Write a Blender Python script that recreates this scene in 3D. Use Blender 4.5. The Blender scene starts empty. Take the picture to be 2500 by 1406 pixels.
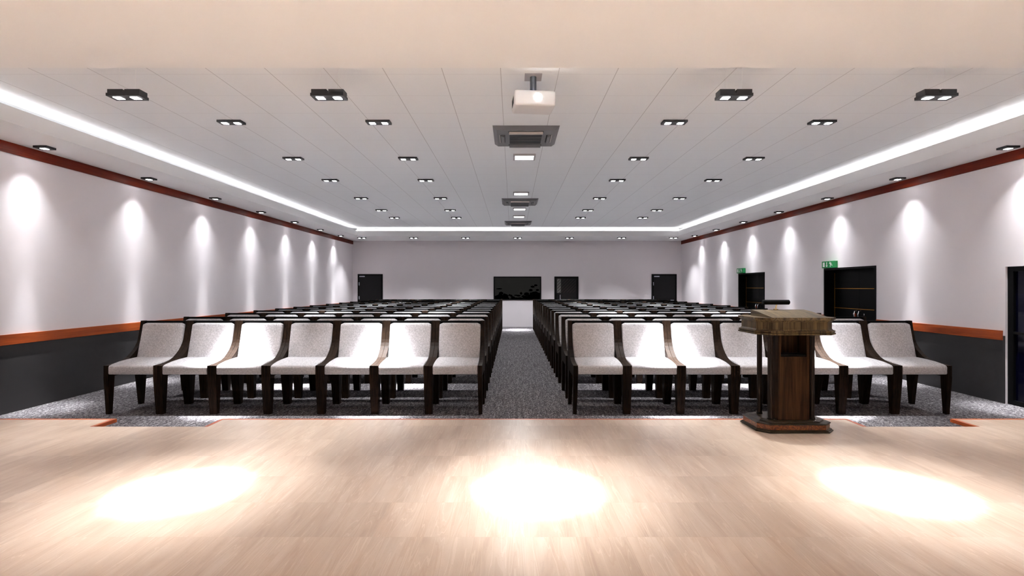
import bpy, bmesh, math, random
from mathutils import Vector, Matrix
random.seed(7)
scn = bpy.context.scene
COL = scn.collection
PI = math.pi
R = math.radians

# ------------------------------------------------------------------ dimensions (metres)
XL, XR = -5.976, 6.313          # side walls
YF, YB = -2.6, 19.13            # wall behind the stage, wall at the far end
ZS = 3.214                      # underside of the dropped border
ZC = 3.51                       # tiled ceiling
XIL, XIR = -5.245, 5.587        # inner faces of the border
YIN, YIB = 4.01, 17.28
CX = 0.17                       # middle of the hall
ZST = 0.35                      # stage height

# ------------------------------------------------------------------ materials
def new_mat(name):
    m = bpy.data.materials.new(name); m.use_nodes = True
    nt = m.node_tree
    b = nt.nodes['Principled BSDF']
    return m, nt, b

def N(nt, typ, **kw):
    n = nt.nodes.new(typ)
    for k, v in kw.items():
        if hasattr(n, k): setattr(n, k, v)
    return n

def math_n(nt, op, a, b=None, c=None):
    n = nt.nodes.new('ShaderNodeMath'); n.operation = op
    for i, v in enumerate((a, b, c)):
        if v is None: continue
        if isinstance(v, (int, float)): n.inputs[i].default_value = v
        else: nt.links.new(v, n.inputs[i])
    return n.outputs[0]

def mixc(nt, fac, a, b, mode='MIX'):
    n = nt.nodes.new('ShaderNodeMix'); n.data_type = 'RGBA'; n.blend_type = mode
    for sock, v in ((n.inputs[0], fac), (n.inputs[6], a), (n.inputs[7], b)):
        if isinstance(v, (int, float)): sock.default_value = v
        elif isinstance(v, tuple): sock.default_value = (v[0], v[1], v[2], 1)
        else: nt.links.new(v, sock)
    return n.outputs[2]

def ramp(nt, fac, stops):
    n = nt.nodes.new('ShaderNodeValToRGB')
    el = n.color_ramp.elements
    while len(el) < len(stops): el.new(0.5)
    for e, (p, c) in zip(el, stops):
        e.position = p; e.color = (c[0], c[1], c[2], 1) if isinstance(c, tuple) else (c, c, c, 1)
    nt.links.new(fac, n.inputs[0])
    return n.outputs[0]

def coords(nt, scale=(1, 1, 1), loc=(0, 0, 0), rot=(0, 0, 0)):
    tc = nt.nodes.new('ShaderNodeTexCoord'); mp = nt.nodes.new('ShaderNodeMapping')
    mp.inputs['Scale'].default_value = scale; mp.inputs['Location'].default_value = loc
    mp.inputs['Rotation'].default_value = rot
    nt.links.new(tc.outputs['Object'], mp.inputs[0])
    return mp.outputs[0]

def noise(nt, vec, scale=5, detail=3, rough=.5, dist=0):
    n = nt.nodes.new('ShaderNodeTexNoise')
    n.inputs['Scale'].default_value = scale; n.inputs['Detail'].default_value = detail
    n.inputs['Roughness'].default_value = rough; n.inputs['Distortion'].default_value = dist
    nt.links.new(vec, n.inputs['Vector'])
    return n.outputs[0]

def bump(nt, b, h, strength=.3, dist=.002):
    n = nt.nodes.new('ShaderNodeBump'); n.inputs['Strength'].default_value = strength
    n.inputs['Distance'].default_value = dist
    nt.links.new(h, n.inputs['Height']); nt.links.new(n.outputs[0], b.inputs['Normal'])

def plain(name, col, rough=.5, metal=0, spec=.5, var=.04, scale=8):
    m, nt, b = new_mat(name)
    f = noise(nt, coords(nt), scale, 3)
    c = mixc(nt, f, tuple(x*(1-var) for x in col), tuple(min(1, x*(1+var)) for x in col))
    nt.links.new(c, b.inputs['Base Color'])
    b.inputs['Roughness'].default_value = rough; b.inputs['Metallic'].default_value = metal
    b.inputs['Specular IOR Level'].default_value = spec
    return m

def emit(name, col, strength):
    m, nt, b = new_mat(name)
    b.inputs['Base Color'].default_value = (.8, .8, .8, 1)
    b.inputs['Emission Color'].default_value = (*col, 1)
    b.inputs['Emission Strength'].default_value = strength
    return m

def wood(name, dark, light, axis='Z', scale=1.0, rough=.4, spec=.5, figure=0.0, cont=(.3, .7)):
    m, nt, b = new_mat(name)
    st = {'X': (1.2, 28, 28), 'Y': (28, 1.2, 28), 'Z': (28, 28, 1.2)}[axis]
    v = coords(nt, tuple(s*scale for s in st))
    f = noise(nt, v, 1.0, 5, .6, .6 + figure)
    v2 = coords(nt, tuple(s*scale*3 for s in st))
    g = noise(nt, v2, 2.0, 3, .6)
    h = math_n(nt, 'ADD', math_n(nt, 'MULTIPLY', f, .7), math_n(nt, 'MULTIPLY', g, .3))
    c = ramp(nt, h, [(cont[0], dark), (cont[1], light)])
    nt.links.new(c, b.inputs['Base Color'])
    b.inputs['Roughness'].default_value = rough; b.inputs['Specular IOR Level'].default_value = spec
    return m

M = {}
M['wall'] = plain('wall_paint', (.80, .755, .775), .65, spec=.3, var=.015, scale=2)
M['charcoal'] = plain('charcoal_paint', (.034, .032, .033), .5, var=.05, scale=3)
M['white'] = plain('white_plaster', (.88, .875, .875), .7, spec=.2, var=.01, scale=2)
M['black'] = plain('black_lacquer', (.003, .003, .003), .45, spec=.12)
M['blackdoor'] = plain('black_door', (.008, .0075, .008), .35, spec=.2)
M['gold'] = plain('gold_inlay', (.50, .22, .03), .35, .6)
M['chrome'] = plain('chrome', (.75, .75, .77), .15, 1)
M['steel'] = plain('brushed_steel', (.45, .46, .52), .35, .5)
M['brass'] = plain('brass', (.70, .52, .22), .25, 1)
M['redleather'] = plain('red_grip', (.35, .05, .01), .4)
M['fixture'] = plain('fixture_black', (.035, .035, .038), .5, .2)
M['acgrey'] = plain('air_unit_grey', (.14, .135, .14), .5)
M['aclight'] = plain('air_unit_light_edge', (.48, .42, .39), .5)
M['acdark'] = plain('air_unit_dark', (.02, .02, .022), .6, var=.3, scale=60)
M['frame_grey'] = plain('panel_light_frame', (.42, .39, .40), .5)
M['projector'] = plain('projector_shell', (.66, .64, .64), .4)
M['pole'] = plain('pole_black', (.015, .016, .02), .4)
M['green'] = plain('sign_green', (.0, .22, .05), .35)
M['pict'] = plain('sign_white', (.8, .82, .8), .4)
M['lamp'] = emit('lamp_glow', (1, .97, 1), 30)
M['panel_glow'] = emit('panel_glow', (1, 1, 1), 4)
M['led'] = emit('led_glow', (1, .98, 1), 6.5)
M['ledsoft'] = emit('led_diffuser', (1, 1, 1), .55)
M['lens'] = emit('lens_glow', (1, 1, 1), 40)
M['walnut'] = wood('chair_walnut', (.0022, .0013, .0009), (.034, .0175, .009), 'Z', 1.0, .55, .10, 1.4, (.32, .72))
M['chairback'] = plain('chair_back_black', (.002, .0022, .002), .6, spec=.08)
M['redwood_shaded'] = wood('red_wood_shaded', (.065, .006, .002), (.19, .022, .005), 'Y', .5, .45, .15, .3)  # same wood as the lower rail, shade under the ceiling painted in as darker colour
M['redwood'] = wood('red_wood_y', (.17, .022, .005), (.52, .10, .014), 'Y', .5, .35, .5, .3)
M['redwoodx'] = wood('red_wood_x', (.30, .05, .012), (.55, .12, .02), 'X', .5, .35, .5, .3)
M['lec_body'] = wood('lectern_walnut', (.006, .0027, .0012), (.058, .028, .0115), 'Z', .9, .5, .08, .3, (.36, .64))
M['lec_side'] = wood('lectern_column_wood', (.004, .0022, .0015), (.022, .012, .0065), 'Z', .9, .4, .2, .3)
M['lec_head'] = wood('lectern_head_wood', (.012, .008, .004), (.125, .085, .042), 'Z', .8, .45, .15, .8, (.38, .62))
M['lec_desk'] = wood('lectern_desk_wood', (.018, .012, .006), (.15, .107, .053), 'Y', .8, .4, .3, .8, (.38, .62))
M['lec_base'] = wood('lectern_base_wood', (.008, .0055, .0025), (.045, .031, .014), 'X', .8, .4, .2, .3)
M['riser'] = wood('riser_wood', (.35, .25, .17), (.55, .42, .30), 'X', .4, .5)
M['foliage'] = plain('night_foliage', (.0015, .0018, .001), .9, spec=0)
M['nightground'] = plain('night_ground', (.002, .002, .002), .9, spec=0)

def mk_burl():
    m, nt, b = new_mat('burl_veneer')
    f = noise(nt, coords(nt), 28, 6, .7, 2.5)
    c = ramp(nt, f, [(.35, (.035, .007, .002)), (.5, (.12, .026, .006)), (.66, (.32, .10, .018))])
    nt.links.new(c, b.inputs['Base Color']); b.inputs['Roughness'].default_value = .3
    return m
M['burl'] = mk_burl()

def mk_fabric():
    m, nt, b = new_mat('grey_fabric')
    v = coords(nt)
    f = noise(nt, v, 170, 3, .7)
    g = noise(nt, v, 60, 2, .5)
    h = math_n(nt, 'ADD', math_n(nt, 'MULTIPLY', f, .65), math_n(nt, 'MULTIPLY', g, .35))
    c = ramp(nt, h, [(.34, (.29, .277, .285)), (.64, (.65, .638, .652))])
    nt.links.new(c, b.inputs['Base Color']); b.inputs['Roughness'].default_value = .9
    b.inputs['Specular IOR Level'].default_value = .1
    bump(nt, b, f, .5, .002)
    return m
M['fabric'] = mk_fabric()

def mk_carpet():
    m, nt, b = new_mat('loop_carpet')
    f = noise(nt, coords(nt, (1.0, .5, 1), rot=(0, 0, .15)), 62, 3, .7, 1.0)
    g = noise(nt, coords(nt, (1, .08, 1)), 30, 2, .5)
    h = math_n(nt, 'ADD', math_n(nt, 'MULTIPLY', f, .85), math_n(nt, 'MULTIPLY', g, .15))
    c = ramp(nt, h, [(.37, (.030, .028, .030)), (.51, (.125, .115, .122)), (.66, (.50, .48, .49))])
    nt.links.new(c, b.inputs['Base Color']); b.inputs['Roughness'].default_value = .95
    b.inputs['Specular IOR Level'].default_value = .05
    bump(nt, b, f, .6, .006)
    return m
M['carpet'] = mk_carpet()

def mk_ceiling():
    m, nt, b = new_mat('ceiling_tiles')
    t = .5425
    tc = nt.nodes.new('ShaderNodeTexCoord'); sp = nt.nodes.new('ShaderNodeSeparateXYZ')
    nt.links.new(tc.outputs['Object'], sp.inputs[0])
    def line(s, off, w):
        fr = math_n(nt, 'FRACT', math_n(nt, 'DIVIDE', math_n(nt, 'SUBTRACT', s, off-50*t), t))
        return math_n(nt, 'LESS_THAN', fr, w/t)
    lx = line(sp.outputs[0], -.115, .0075)
    ly = line(sp.outputs[1], 4.844, .006)
    f = noise(nt, coords(nt), 160, 2, .6)
    base = mixc(nt, f, (.82, .835, .85), (.88, .89, .90))
    c = mixc(nt, math_n(nt, 'MULTIPLY', lx, .5), base, (.30, .28, .28))
    c = mixc(nt, math_n(nt, 'MULTIPLY', ly, .30), c, (.45, .44, .44))
    nt.links.new(c, b.inputs['Base Color']); b.inputs['Roughness'].default_value = .85
    b.inputs['Specular IOR Level'].default_value = .15
    return m
M['tiles'] = mk_ceiling()

def mk_stage():
    m, nt, b = new_mat('stage_floor_tiles')
    tx, ty = .2337, .3766
    tc = nt.nodes.new('ShaderNodeTexCoord'); sp = nt.nodes.new('ShaderNodeSeparateXYZ')
    nt.links.new(tc.outputs['Object'], sp.inputs[0])
    u = math_n(nt, 'DIVIDE', math_n(nt, 'ADD', sp.outputs[0], .177+60*tx), tx)
    v = math_n(nt, 'DIVIDE', math_n(nt, 'SUBTRACT', sp.outputs[1], 2.353-60*ty), ty)
    iu, iv = math_n(nt, 'FLOOR', u), math_n(nt, 'FLOOR', v)
    fu, fv = math_n(nt, 'FRACT', u), math_n(nt, 'FRACT', v)
    cb = nt.nodes.new('ShaderNodeCombineXYZ'); nt.links.new(iu, cb.inputs[0]); nt.links.new(iv, cb.inputs[1])
    wn = nt.nodes.new('ShaderNodeTexWhiteNoise'); wn.noise_dimensions = '2D'; nt.links.new(cb.outputs[0], wn.inputs['Vector'])
    rnd = wn.outputs['Value']
    # every tile shows its own piece of the veined stone
    off = nt.nodes.new('ShaderNodeCombineXYZ')
    nt.links.new(math_n(nt, 'ADD', math_n(nt, 'MULTIPLY', sp.outputs[0], 1.0), math_n(nt, 'MULTIPLY', rnd, 37)), off.inputs[0])
    nt.links.new(math_n(nt, 'ADD', math_n(nt, 'MULTIPLY', sp.outputs[1], .13), math_n(nt, 'MULTIPLY', rnd, 11)), off.inputs[1])
    vein = noise(nt, off.outputs[0], 13, 5, .58, .5)
    fine = noise(nt, coords(nt), 130, 3, .7)
    broad = noise(nt, off.outputs[0], 7, 2, .5, .3)
    c = ramp(nt, vein, [(.30, (.35, .25, .18)), (.45, (.43, .325, .245)), (.58, (.48, .38, .295)), (.72, (.53, .43, .35))])
    c = mixc(nt, math_n(nt, 'MULTIPLY', broad, .6), c, (.455, .355, .275))
    o2 = nt.nodes.new('ShaderNodeCombineXYZ')
    nt.links.new(math_n(nt, 'ADD', sp.outputs[0], math_n(nt, 'MULTIPLY', rnd, 23)), o2.inputs[0])
    nt.links.new(math_n(nt, 'ADD', math_n(nt, 'MULTIPLY', sp.outputs[1], .055), math_n(nt, 'MULTIPLY', rnd, 7)), o2.inputs[1])
    rv = noise(nt, o2.outputs[0], 16, 2, .45, .12)
    for lev, wd, am, col in ((.47, .006, .17, (.76, .66, .55)), (.56, .005, .17, (.76, .66, .55)), (.52, .009, .22, (.36, .24, .15))):
        rm = math_n(nt, 'LESS_THAN', math_n(nt, 'ABSOLUTE', math_n(nt, 'SUBTRACT', rv, lev)), wd)
        c = mixc(nt, math_n(nt, 'MULTIPLY', rm, am), c, col)
    speck = math_n(nt, 'LESS_THAN', fine, .36)
    c = mixc(nt, math_n(nt, 'MULTIPLY', speck, .25), c, (.30, .19, .10))
    tone = math_n(nt, 'ADD', .90, math_n(nt, 'MULTIPLY', rnd, .14))
    tn = nt.nodes.new('ShaderNodeCombineColor')
    for i in range(3): nt.links.new(tone, tn.inputs[i])
    c = mixc(nt, 1.0, c, tn.outputs[0], 'MULTIPLY')
    seam = math_n(nt, 'MAXIMUM', math_n(nt, 'LESS_THAN', fu, .007), math_n(nt, 'LESS_THAN', fv, .004))
    c = mixc(nt, math_n(nt, 'MULTIPLY', seam, .35), c, (.34, .23, .15))
    nt.links.new(c, b.inputs['Base Color'])
    b.inputs['Roughness'].default_value = .34; b.inputs['Specular IOR Level'].default_value = .55
    return m
M['stage'] = mk_stage()

def mk_glass():
    m = bpy.data.materials.new('window_glass'); m.use_nodes = True
    nt = m.node_tree; nt.nodes.remove(nt.nodes['Principled BSDF'])
    out = nt.nodes['Material Output']
    tr = nt.nodes.new('ShaderNodeBsdfTransparent'); tr.inputs[0].default_value = (.9, .9, .9, 1)
    gl = nt.nodes.new('ShaderNodeBsdfGlossy'); gl.inputs['Roughness'].default_value = .03
    fr = nt.nodes.new('ShaderNodeFresnel'); fr.inputs[0].default_value = 1.05
    mx = nt.nodes.new('ShaderNodeMixShader')
    nt.links.new(fr.outputs[0], mx.inputs[0]); nt.links.new(tr.outputs[0], mx.inputs[1])
    nt.links.new(gl.outputs[0], mx.inputs[2]); nt.links.new(mx.outputs[0], out.inputs[0])
    return m
M['glass'] = mk_glass()

# ------------------------------------------------------------------ mesh builder
class MB:
    def __init__(s): s.bm = bmesh.new()
    def box(s, x0, x1, y0, y1, z0, z1, bev=0, seg=2, mi=0):
        vs = [s.bm.verts.new(p) for p in ((x0, y0, z0), (x1, y0, z0), (x1, y1, z0), (x0, y1, z0),
                                          (x0, y0, z1), (x1, y0, z1), (x1, y1, z1), (x0, y1, z1))]
        fs = [s.bm.faces.new([vs[i] for i in f]) for f in
              ((3, 2, 1, 0), (4, 5, 6, 7), (0, 1, 5, 4), (1, 2, 6, 5), (2, 3, 7, 6), (3, 0, 4, 7))]
        for f in fs: f.material_index = mi
        if bev:
            es = list({e for f in fs for e in f.edges})
            bmesh.ops.bevel(s.bm, geom=es, offset=bev, segments=seg, affect='EDGES', profile=.5, material=mi)
        return s
    def prism(s, pts, axis, a0, a1, bev=0, seg=2, mi=0):
        """closed outline pts in the plane across axis, extruded a0..a1"""
        def P(p, a):
            return {'X': (a, p[0], p[1]), 'Y': (p[0], a, p[1]), 'Z': (p[0], p[1], a)}[axis]
        A = [s.bm.verts.new(P(p, a0)) for p in pts]; B = [s.bm.verts.new(P(p, a1)) for p in pts]
        n = len(pts); fs = [s.bm.faces.new(A[::-1]), s.bm.faces.new(B)]
        for i in range(n):
            j = (i+1) % n
            fs.append(s.bm.faces.new((A[i], A[j], B[j], B[i])))
        for f in fs: f.material_index = mi
        bmesh.ops.recalc_face_normals(s.bm, faces=fs)
        if bev:
            for f in fs: f.normal_update()
            es = [e for e in {e for f in fs for e in f.edges} if len(e.link_faces) == 2 and e.calc_face_angle(0) > R(28)]
            bmesh.ops.bevel(s.bm, geom=es, offset=bev, segments=seg, affect='EDGES', profile=.5, material=mi)
        return s
    def loft(s, rings, mi=0, cap=True):
        V = [[s.bm.verts.new(p) for p in r] for r in rings]
        fs = []
        for a, b in zip(V, V[1:]):
            n = len(a)
            for i in range(n):
                j = (i+1) % n
                fs.append(s.bm.faces.new((a[i], a[j], b[j], b[i])))
        if cap: fs += [s.bm.faces.new(V[0][::-1]), s.bm.faces.new(V[-1])]
        for f in fs: f.material_index = mi
        bmesh.ops.recalc_face_normals(s.bm, faces=fs)
        return s
    def tube(s, path, r, n=12, mi=0):
        rings = []
        path = [Vector(p) for p in path]
        for i, p in enumerate(path):
            d = (path[min(i+1, len(path)-1)] - path[max(i-1, 0)]).normalized()
            u = d.orthogonal().normalized() if abs(d.z) > .9 or True else d
            if i and abs(u.dot(prev)) < .999:
                u = (prev - d*prev.dot(d)).normalized()
            prev = u; w = d.cross(u)
            rr = r[i] if isinstance(r, (list, tuple)) else r
            rings.append([tuple(p + (u*math.cos(2*PI*k/n) + w*math.sin(2*PI*k/n))*rr) for k in range(n)])
        return s.loft(rings, mi)
    def lathe(s, prof, cx, cy, n=20, mi=0):
        return s.loft([[(cx+r*math.cos(2*PI*k/n), cy+r*math.sin(2*PI*k/n), z) for k in range(n)] for r, z in prof], mi)
    def quad(s, pts, mi=0):
        f = s.bm.faces.new([s.bm.verts.new(p) for p in pts]); f.material_index = mi
        return s
    def build(s, name, mats, parent=None, loc=None, smooth=False, kind=None, label=None):
        me = bpy.data.meshes.new(name)
        s.bm.normal_update(); s.bm.to_mesh(me); s.bm.free()
        for m in (mats if isinstance(mats, (list, tuple)) else [mats]): me.materials.append(m)
        if smooth:
            for p in me.polygons: p.use_smooth = True
            me.set_sharp_from_angle(angle=R(38))
        o = bpy.data.objects.new(name, me); COL.objects.link(o)
        if parent is not None: o.parent = parent
        if loc is not None: o.location = loc
        if kind: o['kind'] = kind
        if label: o['label'] = label
        return o

def thing(name, label, cat, loc=(0, 0, 0), rz=0, group=None):
    o = bpy.data.objects.new(name, None); COL.objects.link(o)
    o.empty_display_size = .1
    o.location = loc; o.rotation_euler = (0, 0, rz); o['label'] = label; o['category'] = cat
    if group: o['group'] = group
    return o

def tag(o, label, cat, group=None):
    o['label'] = label; o['category'] = cat
    if group: o['group'] = group
    return o

def copy_tree(o, parent=None):
    c = o.copy(); COL.objects.link(c)
    if parent is not None: c.parent = parent
    for ch in o.children:
        copy_tree(ch, c)
    return c

def spot(parent, loc, power, size, blend=1.0, radius=.03, col=(.955, .97, 1.0), rot=(0, 0, 0)):
    l = bpy.data.lights.new('bulb', 'SPOT'); l.energy = power; l.spot_size = R(size); l.spot_blend = blend
    l.shadow_soft_size = radius; l.color = col
    o = bpy.data.objects.new('bulb', l); COL.objects.link(o); o.parent = parent; o.location = loc; o.rotation_euler = rot
    return o

# ------------------------------------------------------------------ room shell
def wall_grid(name, axis, c, u0, u1, z1, holes, splits, depth, mats, midx, extra_z=()):
    """wall in the plane axis=c, with rectangular holes (ua, ub, za, zb, depth, mat) and their reveals"""
    mb = MB()
    us = sorted({u0, u1, *[h[0] for h in holes], *[h[1] for h in holes]})
    zs = sorted({0, z1, *splits, *[h[2] for h in holes], *[h[3] for h in holes]})
    P = (lambda u, z, d=0: (c+d, u, z)) if axis == 'X' else (lambda u, z, d=0: (u, c+d, z))
    for a, b in zip(us, us[1:]):
        for p, q in zip(zs, zs[1:]):
            um, zm = (a+b)/2, (p+q)/2
            if any(h[0] < um < h[1] and h[2] < zm < h[3] for h in holes): continue
            mb.quad([P(a, p), P(b, p), P(b, q), P(a, q)], midx(um, zm))
    for h in holes:
        ua, ub, za, zb, d, mi = h
        mb.quad([P(ua, za), P(ua, zb), P(ua, zb, d), P(ua, za, d)], mi)
        mb.quad([P(ub, za), P(ub, zb), P(ub, zb, d), P(ub, za, d)], mi)
        mb.quad([P(ua, zb), P(ub, zb), P(ub, zb, d), P(ua, zb, d)], mi)
        if za > 0: mb.quad([P(ua, za), P(ub, za), P(ub, za, d), P(ua, za, d)], mi)
    bmesh.ops.remove_doubles(mb.bm, verts=mb.bm.verts, dist=1e-5)
    return mb.build(name, mats, kind='structure')

MB().box(XL-.05, XR+.6, YF-.05, YB+.05, -.05, 0).build('floor', M['carpet'], kind='structure')
lower = lambda u, z: 1 if z < .87 else 0
wall_grid('wall_left', 'X', XL, YF, YB, ZC, [], [.87], 0, [M['wall'], M['charcoal']], lower)
DA = (8.887, 10.37, 0, 1.869)
DB = (12.82, 14.30, 0, 1.869)
DC = (5.08, 6.56, 0, 1.757)
wall_grid('wall_right', 'X', XR, YF, YB, ZC,
          [(*DA, .21, 2), (*DB, .21, 2), (*DC, .03, 0)], [.87], 0, [M['wall'], M['charcoal'], M['black']], lower)
WN = (-.710, 1.070, .998, 1.883)
wall_grid('wall_back', 'Y', YB, XL, XR, ZC, [(*WN, .15, 1)], [], 0, [M['wall'], M['black']], lambda u, z: 0)
wall_grid('wall_front', 'Y', YF, XL, XR, ZC, [], [], 0, [M['wall']], lambda u, z: 0)

# ceiling: tiled field, dropped border with upstand, plain border over the stage
cb = MB()
cb.quad([(XL, YIN-.05, ZC), (XR, YIN-.05, ZC), (XR, YB, ZC), (XL, YB, ZC)], 0)
T = .03
cb.box(XL, XIL, YIN, YB, ZS, ZS+T, mi=1)
cb.box(XIR, XR, YIN, YB, ZS, ZS+T, mi=1)
cb.box(XIL, XIR, YIB, YB, ZS, ZS+T, mi=1)
ZU = 3.385
cb.box(XIL-T, XIL, YIN, YIB+T, ZS+T, ZU, mi=1)
cb.box(XIR, XIR+T, YIN, YIB+T, ZS+T, ZU, mi=1)
cb.box(XIL-T, XIR+T, YIB, YIB+T, ZS+T, ZU, mi=1)
cb.box(XL, XR, YF, YIN, ZS, ZC+.02, mi=1)
cb.build('ceiling', [M['tiles'], M['white']], kind='structure')

# wooden rails on the side walls
def rail(name, x0, x1, ya, yb, za, zb):
    MB().box(x0, x1, ya, yb, za, zb, .002, 1).build(name, M['redwood_shaded' if za > 2 else 'redwood'], kind='structure')
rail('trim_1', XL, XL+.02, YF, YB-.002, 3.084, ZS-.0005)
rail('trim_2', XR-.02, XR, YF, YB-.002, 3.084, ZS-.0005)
rail('trim_3', XL, XL+.016, YF, YB-.002, .811, .935)
rail('trim_4', XR-.016, XR, DC[1]+.03, DA[0]-.01, .811, .935)
rail('trim_5', XR-.016, XR, DA[1]+.01, DB[0]-.01, .811, .935)
rail('trim_6', XR-.016, XR, DB[1]+.01, YB-.002, .811, .935)

# ------------------------------------------------------------------ LED strips in the cove
def led(name, label, *b):
    o = MB().box(*b).build(name, M['led'])
    tag(o, label, 'light strip', 'white light strips in the ceiling cove')
    return o
ZL0, ZL1 = ZU-.14, 3.452
led('light_strip', 'white glowing light strip in the ceiling cove along the left wall', XIL-.15, XIL-.12, YIN+.05, YIB+.11, 3.40, 3.418)
lr = led('light_strip', 'white glowing light strip in the ceiling cove along the right wall', XIR+.12, XIR+.15, YIN+.05, YIB+.11, 3.40, 3.418)
lbk = led('light_strip', 'white glowing light strip in the ceiling cove along the back wall', XIL-.11, XIR+.11, YIB+.12, YIB+.15, 3.40, 3.418)
MB().box(XIR+.034, XIR+.044, YIN+.05, YIB+.044, ZU-.02, 3.436).build('diffuser', M['ledsoft'], lr)
MB().box(XIL-.02, XIR+.034, YIB+.034, YIB+.044, ZU-.02, 3.470).build('diffuser', M['ledsoft'], lbk)
lb = MB()
lb.box(XIL-.17, XIL-.10, YIN, YIB+.17, 3.36, 3.40)
lb.box(XIR+.10, XIR+.17, YIN, YIB+.17, 3.36, 3.40)
lb.box(XIL-.10, XIR+.10, YIB+.10, YIB+.17, 3.36, 3.40)
lb.box(XIL-.16, XIL-.11, YIN, YIB+.16, ZS+T, 3.36)
lb.box(XIR+.11, XIR+.16, YIN, YIB+.16, ZS+T, 3.36)
lb.box(XIL-.11, XIR+.11, YIB+.11, YIB+.16, ZS+T, 3.36)
lb.build('trim_7', M['white'], kind='structure')

# ------------------------------------------------------------------ stage
st = thing('stage', 'raised stage floored in pale beige veined tiles with orange wood edge', 'stage', (0, 0, 0))
SY, RY = 4.464, 4.216
RL, RR = (-3.448, -2.537), (2.912, 3.812)
def outline(i):
    XL, XR, YF = -5.97, 6.307, -2.594
    return [(XL, YF), (XR, YF), (XR, SY-i), (RR[1]+i, SY-i), (RR[1]+i, RY-i*.2), (RR[0]-i, RY-i*.2), (RR[0]-i, SY-i),
            (RL[1]+i, SY-i), (RL[1]+i, RY-i*.2), (RL[0]-i, RY-i*.2), (RL[0]-i, SY-i), (XL, SY-i)]
MB().prism(outline(.03), 'Z', ZST-.03, ZST).build('deck', M['stage'], st)
MB().prism(outline(.055), 'Z', 0, ZST-.03).build('riser', M['riser'], st)
def nosing(x0, x1, y0, y1, mat='redwoodx'):
    MB().box(x0, x1, y0, y1, ZST-.03, ZST+.001, .003, 2).build('nosing', M[mat], st)
for a, b in ((XL+.006, RL[0]), (RL[1], RR[0]), (RR[1], XR-.006)):
    nosing(a, b, SY-.028, SY)
for a, b in ((RL[0]-.032, RL[0]), (RL[1], RL[1]+.032), (RR[0]-.032, RR[0]), (RR[1], RR[1]+.032)):
    nosing(a, b, RY-.004, SY-.028, 'redwood')
for r in (RL, RR):      # tread of the steps let into the stage front
    MB().box(r[0]+.002, r[1]-.002, RY, SY-.01, 0, .17, .004, 1).build('step', M['riser'], st)

# ------------------------------------------------------------------ chairs
def make_chair():
    t = thing('auditorium_chair', 'x', 'chair', group='grey fabric chairs in rows')
    W = .6331/2 - .0005
    pw = .0515
    # seat cushion
    seat = [(.005, .470), (.000, .485), (.000, .556), (.012, .577), (.06, .588), (.16, .603), (.30, .613), (.475, .617), (.475, .50), (.44, .470)]
    MB().prism(seat, 'X', -.264, .264, .012, 3).build('seat', M['fabric'], t, smooth=True)
    # backrest cushion: leaning slab with rounded upper corners
    mb = MB()
    rows = [(.452, .604), (.468, .66), (.490, .743), (.515, .826), (.540, .93), (.556, 1.00), (.563, 1.033)]
    hw, cr, th = .263, .03, .048
    rings = []
    for i, (y, z) in enumerate(rows):
        t01 = (z-.604)/(1.033-.604)
        w = hw
        if z > 1.033-cr: w = hw - (cr - math.sqrt(max(0, cr*cr - (z-(1.033-cr))**2)))*.9
        dpt = th
        b = .012
        bulge = .006*math.sin(PI*t01)
        rings.append([(-w, y+b, z), (-w+b*.35, y+b*.3, z), (-w+b, y-bulge*.3, z), (0, y-bulge, z), (w-b, y-bulge*.3, z), (w-b*.35, y+b*.3, z), (w, y+b, z),
                      (w, y+dpt, z-.004), (-w, y+dpt, z-.004)])
    w = hw-cr
    top = rows[-1]
    rings.insert(-1, [(p[0]*(hw-.004)/hw, rows[-2][0]+.004+(p[1]-rows[-2][0]), 1.018) for p in rings[-2]])
    rings[-1] = [(math.copysign(min(abs(p[0]), hw-.018), p[0]), p[1]+.006, 1.030) for p in rings[-1]]
    rings.append([(p[0]*.93, p[1]*.5+.5*(top[0]+.03), 1.036) for p in rings[-1]])
    mb.loft(rings).build('backrest', M['fabric'], t, smooth=True)
    # black back panel behind the cushion, with the top rail that shows above it
    bp = [(.515, .47), (.535, .60), (.57, .80), (.592, .95), (.600, 1.062), (.640, 1.062), (.655, .95), (.655, .60), (.655, .47)]
    MB().prism(bp, 'X', -W+pw, W-pw, .002, 1).build('back_panel', M['chairback'], t)
    # side frames
    sf = [(.0, .44), (.0, .577), (.03, .578), (.12, .581), (.20, .588), (.28, .602), (.35, .628), (.41, .667), (.46, .706), (.50, .748), (.53, .79), (.548, .83),
          (.566, .90), (.585, .98), (.600, 1.064), (.648, 1.064), (.655, .95), (.655, .70), (.648, .45)]
    for sx in (-1, 1):
        a, b = sorted((sx*W, sx*(W-pw)))
        MB().prism(sf, 'X', a, b, .002, 1).build('side_frame', M['walnut'], t)
    # legs: the outer faces stay plumb, the inner faces taper
    for sx in (-1, 1):
        for y0t, y1t, y0b, y1b in ((.0, .105, .035, .085), (.49, .64, .555, .61)):
            xo = sx*W
            def ring(z, wd, ya, yb):
                xi = sx*(W-wd); a, b = sorted((xo, xi))
                return [(a, ya, z), (b, ya, z), (b, yb, z), (a, yb, z)]
            MB().loft([ring(0, .042, y0b, y1b), ring(.25, .049, y0b+(y0t-y0b)*.55, y1b+(y1t-y1b)*.55), ring(.445, .0515, y0t, y1t)]).build('leg', M['walnut'], t)
    return t

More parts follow.
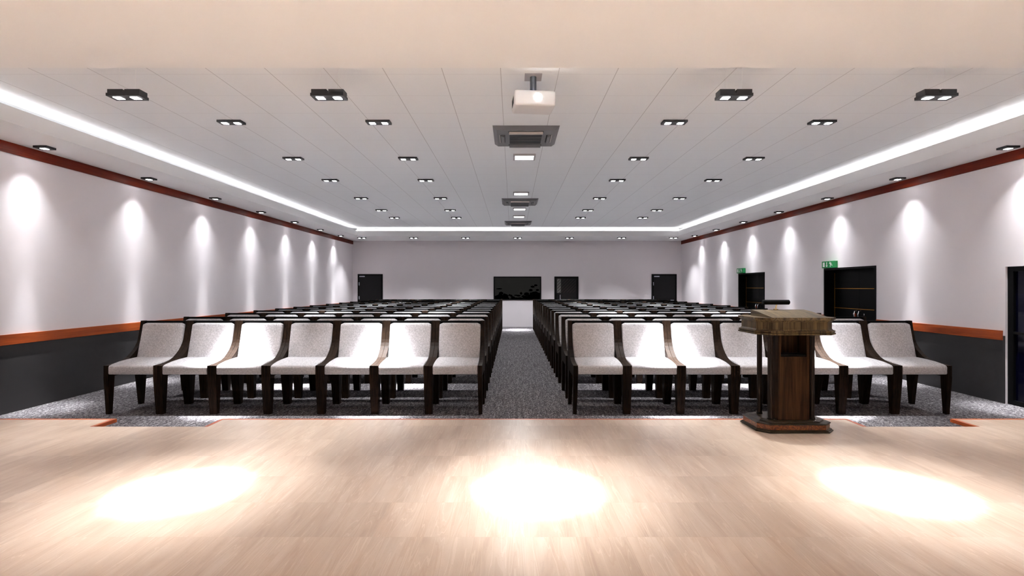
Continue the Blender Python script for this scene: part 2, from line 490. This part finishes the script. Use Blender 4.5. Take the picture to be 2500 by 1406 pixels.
BACKS = [6.56, 7.42, 8.50, 9.43, 10.29, 11.15, 12.05, 13.10, 14.10, 15.05, 15.95, 16.85, 17.95]
ORD = ['first', 'second', 'third', 'fourth', 'fifth', 'sixth', 'seventh', 'eighth', 'ninth', 'tenth', 'eleventh', 'twelfth', 'thirteenth']
proto = make_chair(); used = False
for ri, D in enumerate(BACKS):
    rown = 'front row' if ri == 0 else ('last row before the back wall' if ri == 12 else ORD[ri]+' row from the stage')
    for side in (0, 1):
        for k in range(7):
            c = proto if not used else copy_tree(proto)
            used = True
            cx = (-.357 - .6331*(k+.5)) if side == 0 else (.712 + .6331*(k+.5))
            c.location = (cx, D-.57, 0)
            sd = 'left' if side == 0 else 'right'
            wl = 'seat by the aisle' if k == 0 else ('seat nearest the side wall' if k == 6 else ORD[k]+' seat from the aisle')
            c['label'] = f'grey fabric chair, {rown}, {sd} block, {wl}'

# ------------------------------------------------------------------ ceiling fixtures
P_DOWN, P_STAGE, P_WASH, P_BACK = 330, 170, 1, 190

def lamp_plate(t, w, d, n, body=False):
    """plate hangs from z=0 downwards; lamps in its underside"""
    h = .026
    mb = MB()
    mb.box(-w/2, w/2, -d/2, d/2, -h, -.001)
    mb.build('plate', M['fixture'], t)
    xs = [-.075, .075] if n == 2 else [0]
    for x in xs:
        MB().box(x-.033, x+.033, -.030, .030, -h-.002, -h+.004).build('lamp', M['lamp'], t)
        if body:
            MB().box(x-.066, x+.066, -d/2+.012, d/2-.012, -.002, .036).build('housing', M['fixture'], t)

def double_light(x, y, z, label, power, size, core=0, csize=20, mid=0, n=2, body=False, group='twin black ceiling spotlights', w=.29, d=.125, rad=.035):
    t = thing('ceiling_spotlight', label, 'ceiling light', (x, y, z), group=group)
    lamp_plate(t, w, d, n, body)
    spot(t, (0, 0, -.045), power, size, radius=rad)
    if core: spot(t, (0, 0, -.045), core, csize, radius=rad)
    if mid: spot(t, (0, 0, -.045), mid, 36, radius=rad)
    return t

cols = [-3.417, -1.627, 1.962, 3.758]
cname = ['outer left column', 'inner left column', 'inner right column', 'outer right column']
# nearest row hangs below the tiles on thin wires
for cx, cn in zip(cols, cname):
    t = double_light(cx, 4.543, 3.199, f'large black twin ceiling spotlight hanging over the stage edge, {cn}', 240, 50, body=True)
    for sx in (-1, 1):
        MB().tube([(sx*.075, 0, .034), (sx*.075, 0, ZC-3.199)], .0008, 6).build('wire', M['white'], t)
rowsD = [6.22, 7.98, 9.60, 11.55, 13.34, 14.80]
for ri, D in enumerate(rowsD):
    for cx, cn in zip(cols, cname):
        double_light(cx, D, ZC, f'black twin ceiling spotlight on tiles, {ORD[ri+1]} from the stage in the {cn}', P_DOWN, 46, P_DOWN*11, 20)
# stage spotlights in the border above the stage, and an added row behind them
for k, nm in zip(range(-2, 3), ['far left', 'left', 'middle', 'right', 'far right']):
    double_light(.15+k*2.02, 2.90, ZS, f'black twin spotlight over the stage, {nm}', P_STAGE*(1 if abs(k) < 2 else .5), 54, P_STAGE*10*(1 if abs(k) < 2 else .3), 17, P_STAGE*1.7*(1 if abs(k) < 2 else .3), group='stage spotlights')
    double_light(.14+k*2.02, .55, ZS, f'unseen twin spotlight added for bounce over the rear of the stage, {nm}', 6500, 28, group='stage spotlights')  # row added out of view so its bounce off the floor brightens the ceiling
# row on the back border
for k in range(7):
    double_light(-5.245+1.806*k, 17.80, ZS, f'black twin spotlight on the back ceiling border, {ORD[k]} from the left wall', P_BACK, 84, P_BACK*8, 26, group='spotlights on the back border')
# single wall washers
for k in range(-1, 7):
    y = 6.27+1.8*k
    for x, sd in ((XL+.245, 'left'), (XR-.245, 'right')):
        pl = 'nearest the stage' if k == -1 else ORD[k+1]+' from the stage'
        t = thing('wall_washer_light', f'single black ceiling spotlight beside the {sd} wall, {pl}', 'ceiling light', (x, y, ZS), group='single spotlights along the side walls')
        lamp_plate(t, .165, .134, 1)
        for pw_, ang in ((40, 84), (36, 54), (100, 31), (540, 20)):
            spot(t, (0, 0, -.045), pw_, ang, .95, .02)

# square panel lights
for D, sz, nm in ((7.885, .34, 'nearest the stage, behind the first air unit'), (10.98, .34, 'just before the middle air unit'),
                  (13.15, .34, 'just behind the middle air unit'), (14.56, .34, 'just before the rear air unit')):
    t = thing('panel_light', f'square white glowing ceiling panel light, {nm}', 'ceiling light', (CX+.01, D, ZC), group='square panel lights down the middle')
    mb = MB(); h = sz/2; f = .028
    mb.box(-h, h, -h+.02, -h+.02+f, -.028, -.001).box(-h, h, h-.02-f, h-.02, -.028, -.001)
    mb.box(-h, -h+f, -h+.02+f, h-.02-f, -.028, -.001).box(h-f, h, -h+.02+f, h-.02-f, -.028, -.001)
    mb.build('frame', M['frame_grey'], t)
    MB().box(-h+f, h-f, -h+.02+f, h-.02-f, -.024, -.004).build('diffuser', M['panel_glow'], t)
    l = bpy.data.lights.new('bulb', 'AREA'); l.shape = 'SQUARE'; l.size = .26; l.energy = 14
    o = bpy.data.objects.new('bulb', l); COL.objects.link(o); o.parent = t; o.location = (0, 0, -.03)

# air conditioning cassettes
def cassette(D, nm):
    t = thing('air_conditioner', f'square grey ceiling air conditioner, {nm}', 'air conditioner', (CX, D, ZC), group='ceiling air conditioners')
    h, i, z = .42, .372, -.045
    mb = MB()
    r0 = [(-h, -h, -.001), (h, -h, -.001), (h, h, -.001), (-h, h, -.001)]
    r1 = [(-i, -i, z), (i, -i, z), (i, i, z), (-i, i, z)]
    mb.loft([r0, r1]).build('cover', M['acgrey'], t)
    g = .21
    mb = MB().box(-g, g, -g, g, z-.004, z-.001)
    grille = mb.build('grille', M['acdark'], t)
    mb = MB()
    for k in range(1, 3): mb.box(-g, g, -g+k*.14-.003, -g+k*.14+.003, z-.008, z-.003)
    mb.build('slat', M['acgrey'], grille)
    mb = MB()
    for a, b, c, d in ((-g-.012, g+.012, -g-.012, -g), (-g-.012, g+.012, g, g+.012), (-g-.012, -g, -g, g), (g, g+.012, -g, g)):
        mb.box(a, b, c, d, z-.008, z-.001)
    mb.build('grille_rim', M['acgrey'], t)
    # air outlets with their flaps
    for sx in (-1, 1):
        x = sx*.30
        s = MB().box(x-.033, x+.033, -.17, .17, z-.002, z+.0005).build('outlet', M['acdark'], t)
        MB().prism([(x-.020, z-.022-sx*.008), (x+.020, z-.022+sx*.008), (x+.022, z-.002), (x-.018, z-.002)], 'Y', -.165, .165).build('flap', M['acgrey'], t)
        MB().box(x+sx*.036-.004, x+sx*.036+.004, -.17, .17, z-.005, z).build('outlet_rim', M['aclight'], t)
    for sy in (-1, 1):
        y = sy*.295
        MB().box(-.225, .225, y-.030, y+.030, z-.002, z+.0005).build('outlet', M['acdark'], t)
        MB().prism([(y-.028, z-.004), (y+.028, z-.004), (y+.026+sy*.012, z-.030), (y-.010+sy*.012, z-.030)], 'X', -.215, .215, .002, 1).build('flap', M['aclight'] if sy < 0 else M['acgrey'], t)
cassette(6.80, 'nearest the stage behind the projector')
cassette(12.05, 'midway down the hall between panel lights')
cassette(16.05, 'farthest down the hall before the back cove')

# ------------------------------------------------------------------ projector
pj = thing('projector', 'white ceiling projector with a lit lens on a black pole', 'projector', (.197, 4.90, ZC), R(0))
MB().box(-.082, .082, -.085, .095, -.006, -.001, .0015, 1).build('mount_plate', M['frame_grey'], pj)
MB().lathe([(.031, -.006), (.031, -.18)], 0, 0, 24).build('pole', M['pole'], pj, smooth=True)
bd = MB().box(-.195, .195, -.135, .135, -.072, .072, .022, 4).build('body', M['projector'], pj, loc=(0, 0, -.248), smooth=True)
bd.rotation_euler = (0, 0, R(6))
vn = MB()
for k in range(7): vn.box(-.1965, -.194, -.08+k*.024, -.068+k*.024, -.04, .03)
vn.build('vent', M['acdark'], bd)
ln = MB().loft([[(.038*math.cos(2*PI*k/28)+.027, y, .038*math.sin(2*PI*k/28)+.004) for k in range(28)] for y in (-.134, -.1375)])
ln.build('lens', M['lens'], bd)
sp_ = spot(pj, (.04, -.15, -.245), 900, 58, .15, .02, (1, 1, 1), (R(-80), 0, 0))

# ------------------------------------------------------------------ lectern
LX, LY = 2.25, 4.225
lt = thing('lectern', 'dark walnut lectern with moulded head, four columns and burl base', 'lectern', (LX, LY, ZST+.001))
def octa(hx, hy, c, z):
    return [(-hx+c, -hy, z), (hx-c, -hy, z), (hx, -hy+c, z), (hx, hy-c, z), (hx-c, hy, z), (-hx+c, hy, z), (-hx, hy-c, z), (-hx, -hy+c, z)]
HX, HY, CH = .31, .215, .075
MB().loft([octa(HX, HY, CH, 0), octa(HX, HY, CH, .008), octa(HX-.006, HY-.006, CH, .010), octa(HX-.008, HY-.008, CH, .016), octa(HX-.018, HY-.018, CH, .021)]).build('plinth', M['lec_base'], lt)
MB().loft([octa(HX-.018, HY-.018, CH, .021), octa(HX-.018, HY-.018, CH, .060)]).build('burl_band', M['burl'], lt, label='orange brown burl veneer band')
MB().loft([octa(HX-.012, HY-.012, CH, .060), octa(HX-.016, HY-.016, CH, .066), octa(HX-.05, HY-.045, CH, .070), octa(HX-.055, HY-.05, CH, .078), octa(HX-.085, HY-.07, CH, .085)]).build('base_step', M['lec_base'], lt)
# body: hollow box with an open compartment at the top
b0, b1, yb0, yb1 = -.129, .121, -.135, .02
bm = MB()
bm.box(b0, b1, yb0, yb1, .085, .590).box(b0, b0+.022, yb0, yb1, .590, .775).box(b1-.021, b1, yb0, yb1, .590, .775)
bm.box(b0+.022, b1-.021, yb1-.02, yb1, .590, .775)
bm.build('body', M['lec_body'], lt)
bm = MB().box(b0+.022, b1-.021, yb0+.012, yb1-.02, .590, .606)
bm.build('shelf', M['black'], lt)
for sx in (-.172, .164):
    for sy in (-.095, .085):
        pr = [(.024, .085), (.024, .092), (.020, .098), (.020, .745), (.024, .752), (.024, .775)]
        n = 24
        mb = MB().loft([[((r-(.0025 if k % 2 and .1 < z < .75 else 0))*math.cos(2*PI*k/n)+sx, (r-(.0025 if k % 2 and .1 < z < .75 else 0))*math.sin(2*PI*k/n)+sy, z) for k in range(n)]
                        for r, z in pr])
        mb.build('column', M['lec_side'], lt)
# moulded head
hx, hy, ch = .322, .238, .085
prof = [(.004, .770), (0, .773), (0, .783), (.008, .787), (.002, .793), (.002, .800), (.014, .806), (.020, .815), (.020, .868), (.012, .878), (.010, .884), (.003, .888), (.0, .893), (.0, .905)]
MB().loft([octa(hx-i, hy-i, ch, z) for i, z in prof]).build('head', M['lec_head'], lt)
MB().prism([(-hy-.001, .885), (-hy-.001, .9075), (.010, .945), (.130, .956), (.130, .900)], 'X', -.225, .225, .0015, 1).build('desk_top', M['lec_desk'], lt)
# reading lamp standing on the lectern
rl = thing('reading_lamp', 'small black tubular reading lamp on a brass stem on the lectern', 'lamp', (LX-.02, LY+.115, ZST+.957))
MB().tube([(0, 0, -.001), (0, 0, .006)], .018, 16).build('foot', M['brass'], rl, smooth=True)
MB().tube([(0, 0, .004), (.003, 0, .022), (.008, .0, .045)], [.006, .005, .005], 10).build('stem', M['brass'], rl, smooth=True)
MB().tube([(-.112, 0, .062), (-.106, 0, .062), (.110, 0, .062), (.116, 0, .062)], [.015, .021, .021, .015], 20).build('shade', M['black'], rl, smooth=True)

# ------------------------------------------------------------------ doors and window
def back_door(name, x0, x1, zt, hinge):
    fr = MB()
    fr.box(x0, x0+.06, YB-.035, YB, 0, zt).box(x1-.06, x1, YB-.035, YB, 0, zt).box(x0+.06, x1-.06, YB-.035, YB, zt-.06, zt)
    d = fr.build(name, M['black'], kind='structure')
    lf = MB().box(x0+.06, x1-.06, YB-.028, YB-.002, .005, zt-.06).build('door_leaf', M['blackdoor'], d)
    MB().box(x0+.08, x0+.27, YB-.09, YB-.028, zt-.11, zt-.07, .006, 2).build('door_closer', M['steel'], lf)
    for z in (.40, 1.03, 1.55): MB().box(x0+.045, x0+.07, YB-.045, YB-.028, z, z+.12).build('hinge', M['steel'], lf)
    MB().tube([(x1-.12, YB-.03, 1.0), (x1-.12, YB-.07, 1.0), (x1-.24, YB-.07, 1.0)], .009, 8).build('door_handle', M['steel'], lf)
    return d
back_door('door_1', -5.78, -4.852, 1.974, 1)
back_door('door_2', 5.195, 6.121, 1.974, 1)

# glazed door
x0, x1, zt = 1.558, 2.456, 1.883
fr = MB().box(x0, x0+.085, YB-.04, YB, 0, zt).box(x1-.085, x1, YB-.04, YB, 0, zt).box(x0+.085, x1-.085, YB-.04, YB, zt-.075, zt)
d3 = fr.build('door_3', M['black'], kind='structure')
lf = MB().box(x0+.085, x1-.085, YB-.028, YB-.002, .005, zt-.075).build('door_leaf', M['blackdoor'], d3)
MB().box(x0+.09, x0+.245, YB-.033, YB-.028, 1.272, zt-.08).build('glass_panel', plain('lite_glass', (.09, .095, .09), .1), lf)
gr = MB()
brn = plain('groove_brown', (.06, .035, .02), .4); lt_ = plain('groove_light', (.42, .44, .44), .3)
def diag(mb, ax, bx, az, bz, step, w, y):
    t = az - (bx-ax)
    while t < bz:
        # 45 degree line z - t = x - ax
        xs, xe = ax, bx; zs, ze = t, t+(bx-ax)
        if zs < az: xs += az-zs; zs = az
        if ze > bz: xe -= ze-bz; ze = bz
        if xe-xs > .01:
            mb.loft([[(xs, yy, zs), (xs+w, yy, zs), (xe, yy, ze-w), (xe, yy, ze)] for yy in (y-.002, y+.002)])
        t += step
    return mb
diag(MB(), x0+.10, x0+.24, 1.28, zt-.09, .115, .008, YB-.035).build('glass_stripe', lt_, lf)
diag(MB(), x0+.26, x1-.095, 1.28, zt-.09, .115, .005, YB-.030).build('groove', brn, lf)
diag(MB(), x0+.10, x1-.095, .10, 1.25, .115, .006, YB-.030).build('groove', M['black'], lf)
MB().tube([(x0+.215, YB-.06, .95), (x0+.215, YB-.06, 1.20)], .012, 10).build('door_handle', M['steel'], lf)

# window to the night outside
wf = MB(); f = .043
wf.box(WN[0], WN[0]+f, YB-.02, YB+.05, WN[2], WN[3]).box(WN[1]-f, WN[1], YB-.02, YB+.05, WN[2], WN[3])
wf.box(WN[0]+f, WN[1]-f, YB-.02, YB+.05, WN[3]-f, WN[3]).box(WN[0]+f, WN[1]-f, YB-.02, YB+.05, WN[2], WN[2]+f)
w1 = wf.build('window_1', M['black'], kind='structure')
MB().box(WN[0]+f, WN[1]-f, YB+.02, YB+.026, WN[2]+f, WN[3]-f).build('window_pane', M['glass'], w1)
def shrub(x, y, w, h, label, seed):
    rnd = random.Random(seed)
    bmx = bmesh.new()
    for i in range(150):
        a, rr = rnd.uniform(0, 2*PI), math.sqrt(rnd.random())
        px, py = rr*math.cos(a)*w, rr*math.sin(a)*.4
        hh = h*(1-.35*rr*rr)*rnd.uniform(.55, 1.0)
        m = Matrix.Translation((px, py, hh*rnd.uniform(.55, 1))) @ Matrix.Rotation(rnd.uniform(0, PI), 4, 'Z') @ Matrix.Diagonal((rnd.uniform(.05, .16), rnd.uniform(.05, .1), rnd.uniform(.02, .07), 1))
        bmesh.ops.create_icosphere(bmx, subdivisions=1, radius=1, matrix=m)
    m = Matrix.Translation((0, 0, h*.33)) @ Matrix.Diagonal((w*.9, .3, h*.45, 1))
    bmesh.ops.create_icosphere(bmx, subdivisions=2, radius=1, matrix=m)
    mb = MB(); mb.bm.free(); mb.bm = bmx
    o = mb.build('shrub', M['foliage'], loc=(x, y, 0))
    tag(o, label, 'shrub', 'dark shrubs outside the window')
shrub(-.50, 20.3, .66, 1.56, 'low black shrub silhouette outside the window at left', 3)
shrub(.33, 21.4, .60, 1.36, 'lowest black shrub silhouette outside the middle of the window', 5)
shrub(1.0, 22.6, .62, 1.66, 'tallest black shrub silhouette outside the window at right', 8)
MB().box(-14, 14, YB+.2, YB+30, -.06, 0).build('ground_outside', M['nightground'], kind='structure')

# double doors in the right wall
def double_door(name, D0, D1, zt):
    mb = MB()
    w, p = .035, .012
    mb.box(XR-p, XR+.01, D0, D0+w, 0, zt).box(XR-p, XR+.01, D1-w, D1, 0, zt).box(XR-p, XR+.01, D0+w, D1-w, zt-w, zt)
    d = mb.build(name, M['black'], kind='structure')
    xp = XR+.205
    mid = (D0+D1)/2
    for a, b, s in ((D0+.02, mid-.002, 1), (mid+.002, D1-.002, -1)):
        lf = MB().box(xp, xp+.04, a, b, .004, zt-.02).build('door_leaf', M['black'], d)
        g = MB()
        for z in (1.467, 1.08, .35): g.box(xp-.004, xp+.001, a, b, z-.006, z+.006)
        g.build('gold_inlay', M['gold'], lf)
        yo = a+.012 if s > 0 else b-.012
        g = MB().box(xp-.004, xp+.001, yo-.007, yo+.007, .02, zt-.09).build('gold_edge', M['gold'], lf)
        yh = (b-.055) if s > 0 else (a+.055)
        MB().tube([(xp-.01, yh, 1.045), (xp-.045, yh, 1.035), (xp-.06, yh, .98), (xp-.05, yh, .93), (xp-.06, yh, .87), (xp-.045, yh, .80), (xp-.01, yh, .79)],
                  .013, 10).build('door_handle', M['chrome'], lf, smooth=True)
        if s < 0:
            MB().box(xp-.058, xp-.030, yh-.020, yh-.013, .85, 1.0).build('handle_grip', M['redleather'], lf)
        yk = yh-s*.09
        MB().loft([[(x, yk+.018*math.cos(2*PI*k/12), .985+.018*math.sin(2*PI*k/12)) for k in range(12)] for x in (xp-.012, xp+.001)]).build('lock', M['chrome'], lf)
    return d
double_door('door_4', DA[0], DA[1], DA[3])
double_door('door_5', DB[0], DB[1], DB[3])
# near dark glazed door
xp = XR+.03
fr = MB()
fr.box(xp, xp+.06, DC[1]-.075, DC[1], 0, DC[3]).box(xp, xp+.06, DC[0], DC[0]+.075, 0, DC[3]).box(xp, xp+.06, DC[0]+.075, DC[1]-.075, DC[3]-.06, DC[3])
fr.box(xp, xp+.05, DC[0]+.075, DC[1]-.075, .90, .93).box(xp, xp+.05, DC[0]+.075, DC[1]-.075, 0, .06)
d6 = fr.build('door_6', M['black'], kind='structure')
MB().box(xp+.03, xp+.05, DC[0]+.075, DC[1]-.075, .06, DC[3]-.06).build('door_pane', plain('dark_blue_glass', (.002, .002, .012), .08), d6)

# ------------------------------------------------------------------ emergency exit signs
def exit_sign(y0, label):
    """box on the wall above the door's far end; y0 = its near end"""
    L, h, p = .40, .134, .068
    t = thing('exit_sign', label, 'exit sign', (XR, y0, 1.873), group='green exit signs over the double doors')
    MB().box(-p, -.001, 0, L, 0, h, .002, 1).build('sign_box', M['green'], t)
    xf = -p
    def flat(pts, name):      # pts in (u, v): u runs from far (left as seen) to near
        mb = MB(); mb.loft([[(x, L-u, v) for u, v in pts] for x in (xf-.0015, xf+.0005)])
        return mb
    m1 = flat([(.035, .022), (.095, .022), (.095, .112), (.035, .112)], 'd'); m1.build('door_symbol', M['pict'], t)
    a = flat([(.150, .040), (.170, .040), (.170, .115), (.150, .115)], 'a')
    a.loft([[(x, L-u, v) for u, v in ((.160, .014), (.192, .050), (.128, .050))] for x in (xf-.0015, xf+.0005)])
    a.build('arrow_symbol', M['pict'], t)
    m = MB()
    def seg(p_, q, w):
        p_, q = Vector(p_), Vector(q); d = (q-p_).normalized(); n = Vector((-d.y, d.x))*w/2
        m.loft([[(x, L-c[0], c[1]) for c in (p_-n, q-n, q+n, p_+n)] for x in (xf-.0015, xf+.0005)])
    m.loft([[(x, L-(.262+.011*math.cos(k*PI/6)), .110+.011*math.sin(k*PI/6)) for k in range(12)] for x in (xf-.0015, xf+.0005)])
    seg((.268, .098), (.292, .062), .024)       # trunk
    seg((.270, .095), (.248, .078), .009); seg((.248, .078), (.236, .090), .008)
    seg((.276, .098), (.305, .092), .009); seg((.305, .092), (.318, .074), .008)
    seg((.290, .064), (.268, .045), .013); seg((.268, .045), (.276, .018), .011)
    seg((.290, .062), (.322, .050), .013); seg((.322, .050), (.345, .050), .010)
    m.build('running_figure', M['pict'], t)
exit_sign(9.94, 'green exit sign with running figure above the nearer double door')
exit_sign(13.87, 'green exit sign with running figure above the farther double door')

# ------------------------------------------------------------------ world, camera, output
w = bpy.data.worlds.new('night'); scn.world = w; w.use_nodes = True
bg = w.node_tree.nodes['Background']; bg.inputs[0].default_value = (.0165, .0160, .0150, 1); bg.inputs[1].default_value = .6
cam = bpy.data.cameras.new('camera'); co = bpy.data.objects.new('camera', cam); COL.objects.link(co)
co.location = (0, 0, 1.5); co.rotation_euler = (R(90), 0, 0)
cam.sensor_width = 36; cam.lens = 18.0; cam.clip_start = .05; cam.clip_end = 100
cam.shift_x = -1.5/2500; cam.shift_y = -3/2500
scn.camera = co
vs = scn.view_settings
vs.view_transform = 'Standard'; vs.look = 'None'; vs.gamma = 1; vs.use_curve_mapping = False
vs.exposure = 0.83
cy = scn.cycles
cy.use_denoising = True
cy.max_bounces = 5; cy.diffuse_bounces = 4; cy.glossy_bounces = 2; cy.transparent_max_bounces = 4
cy.use_adaptive_sampling = True; cy.adaptive_threshold = .04; cy.adaptive_min_samples = 24
cy.caustics_reflective = False; cy.caustics_refractive = False; cy.blur_glossy = 1.0
cy.use_light_tree = True
cy.sample_clamp_indirect = 30
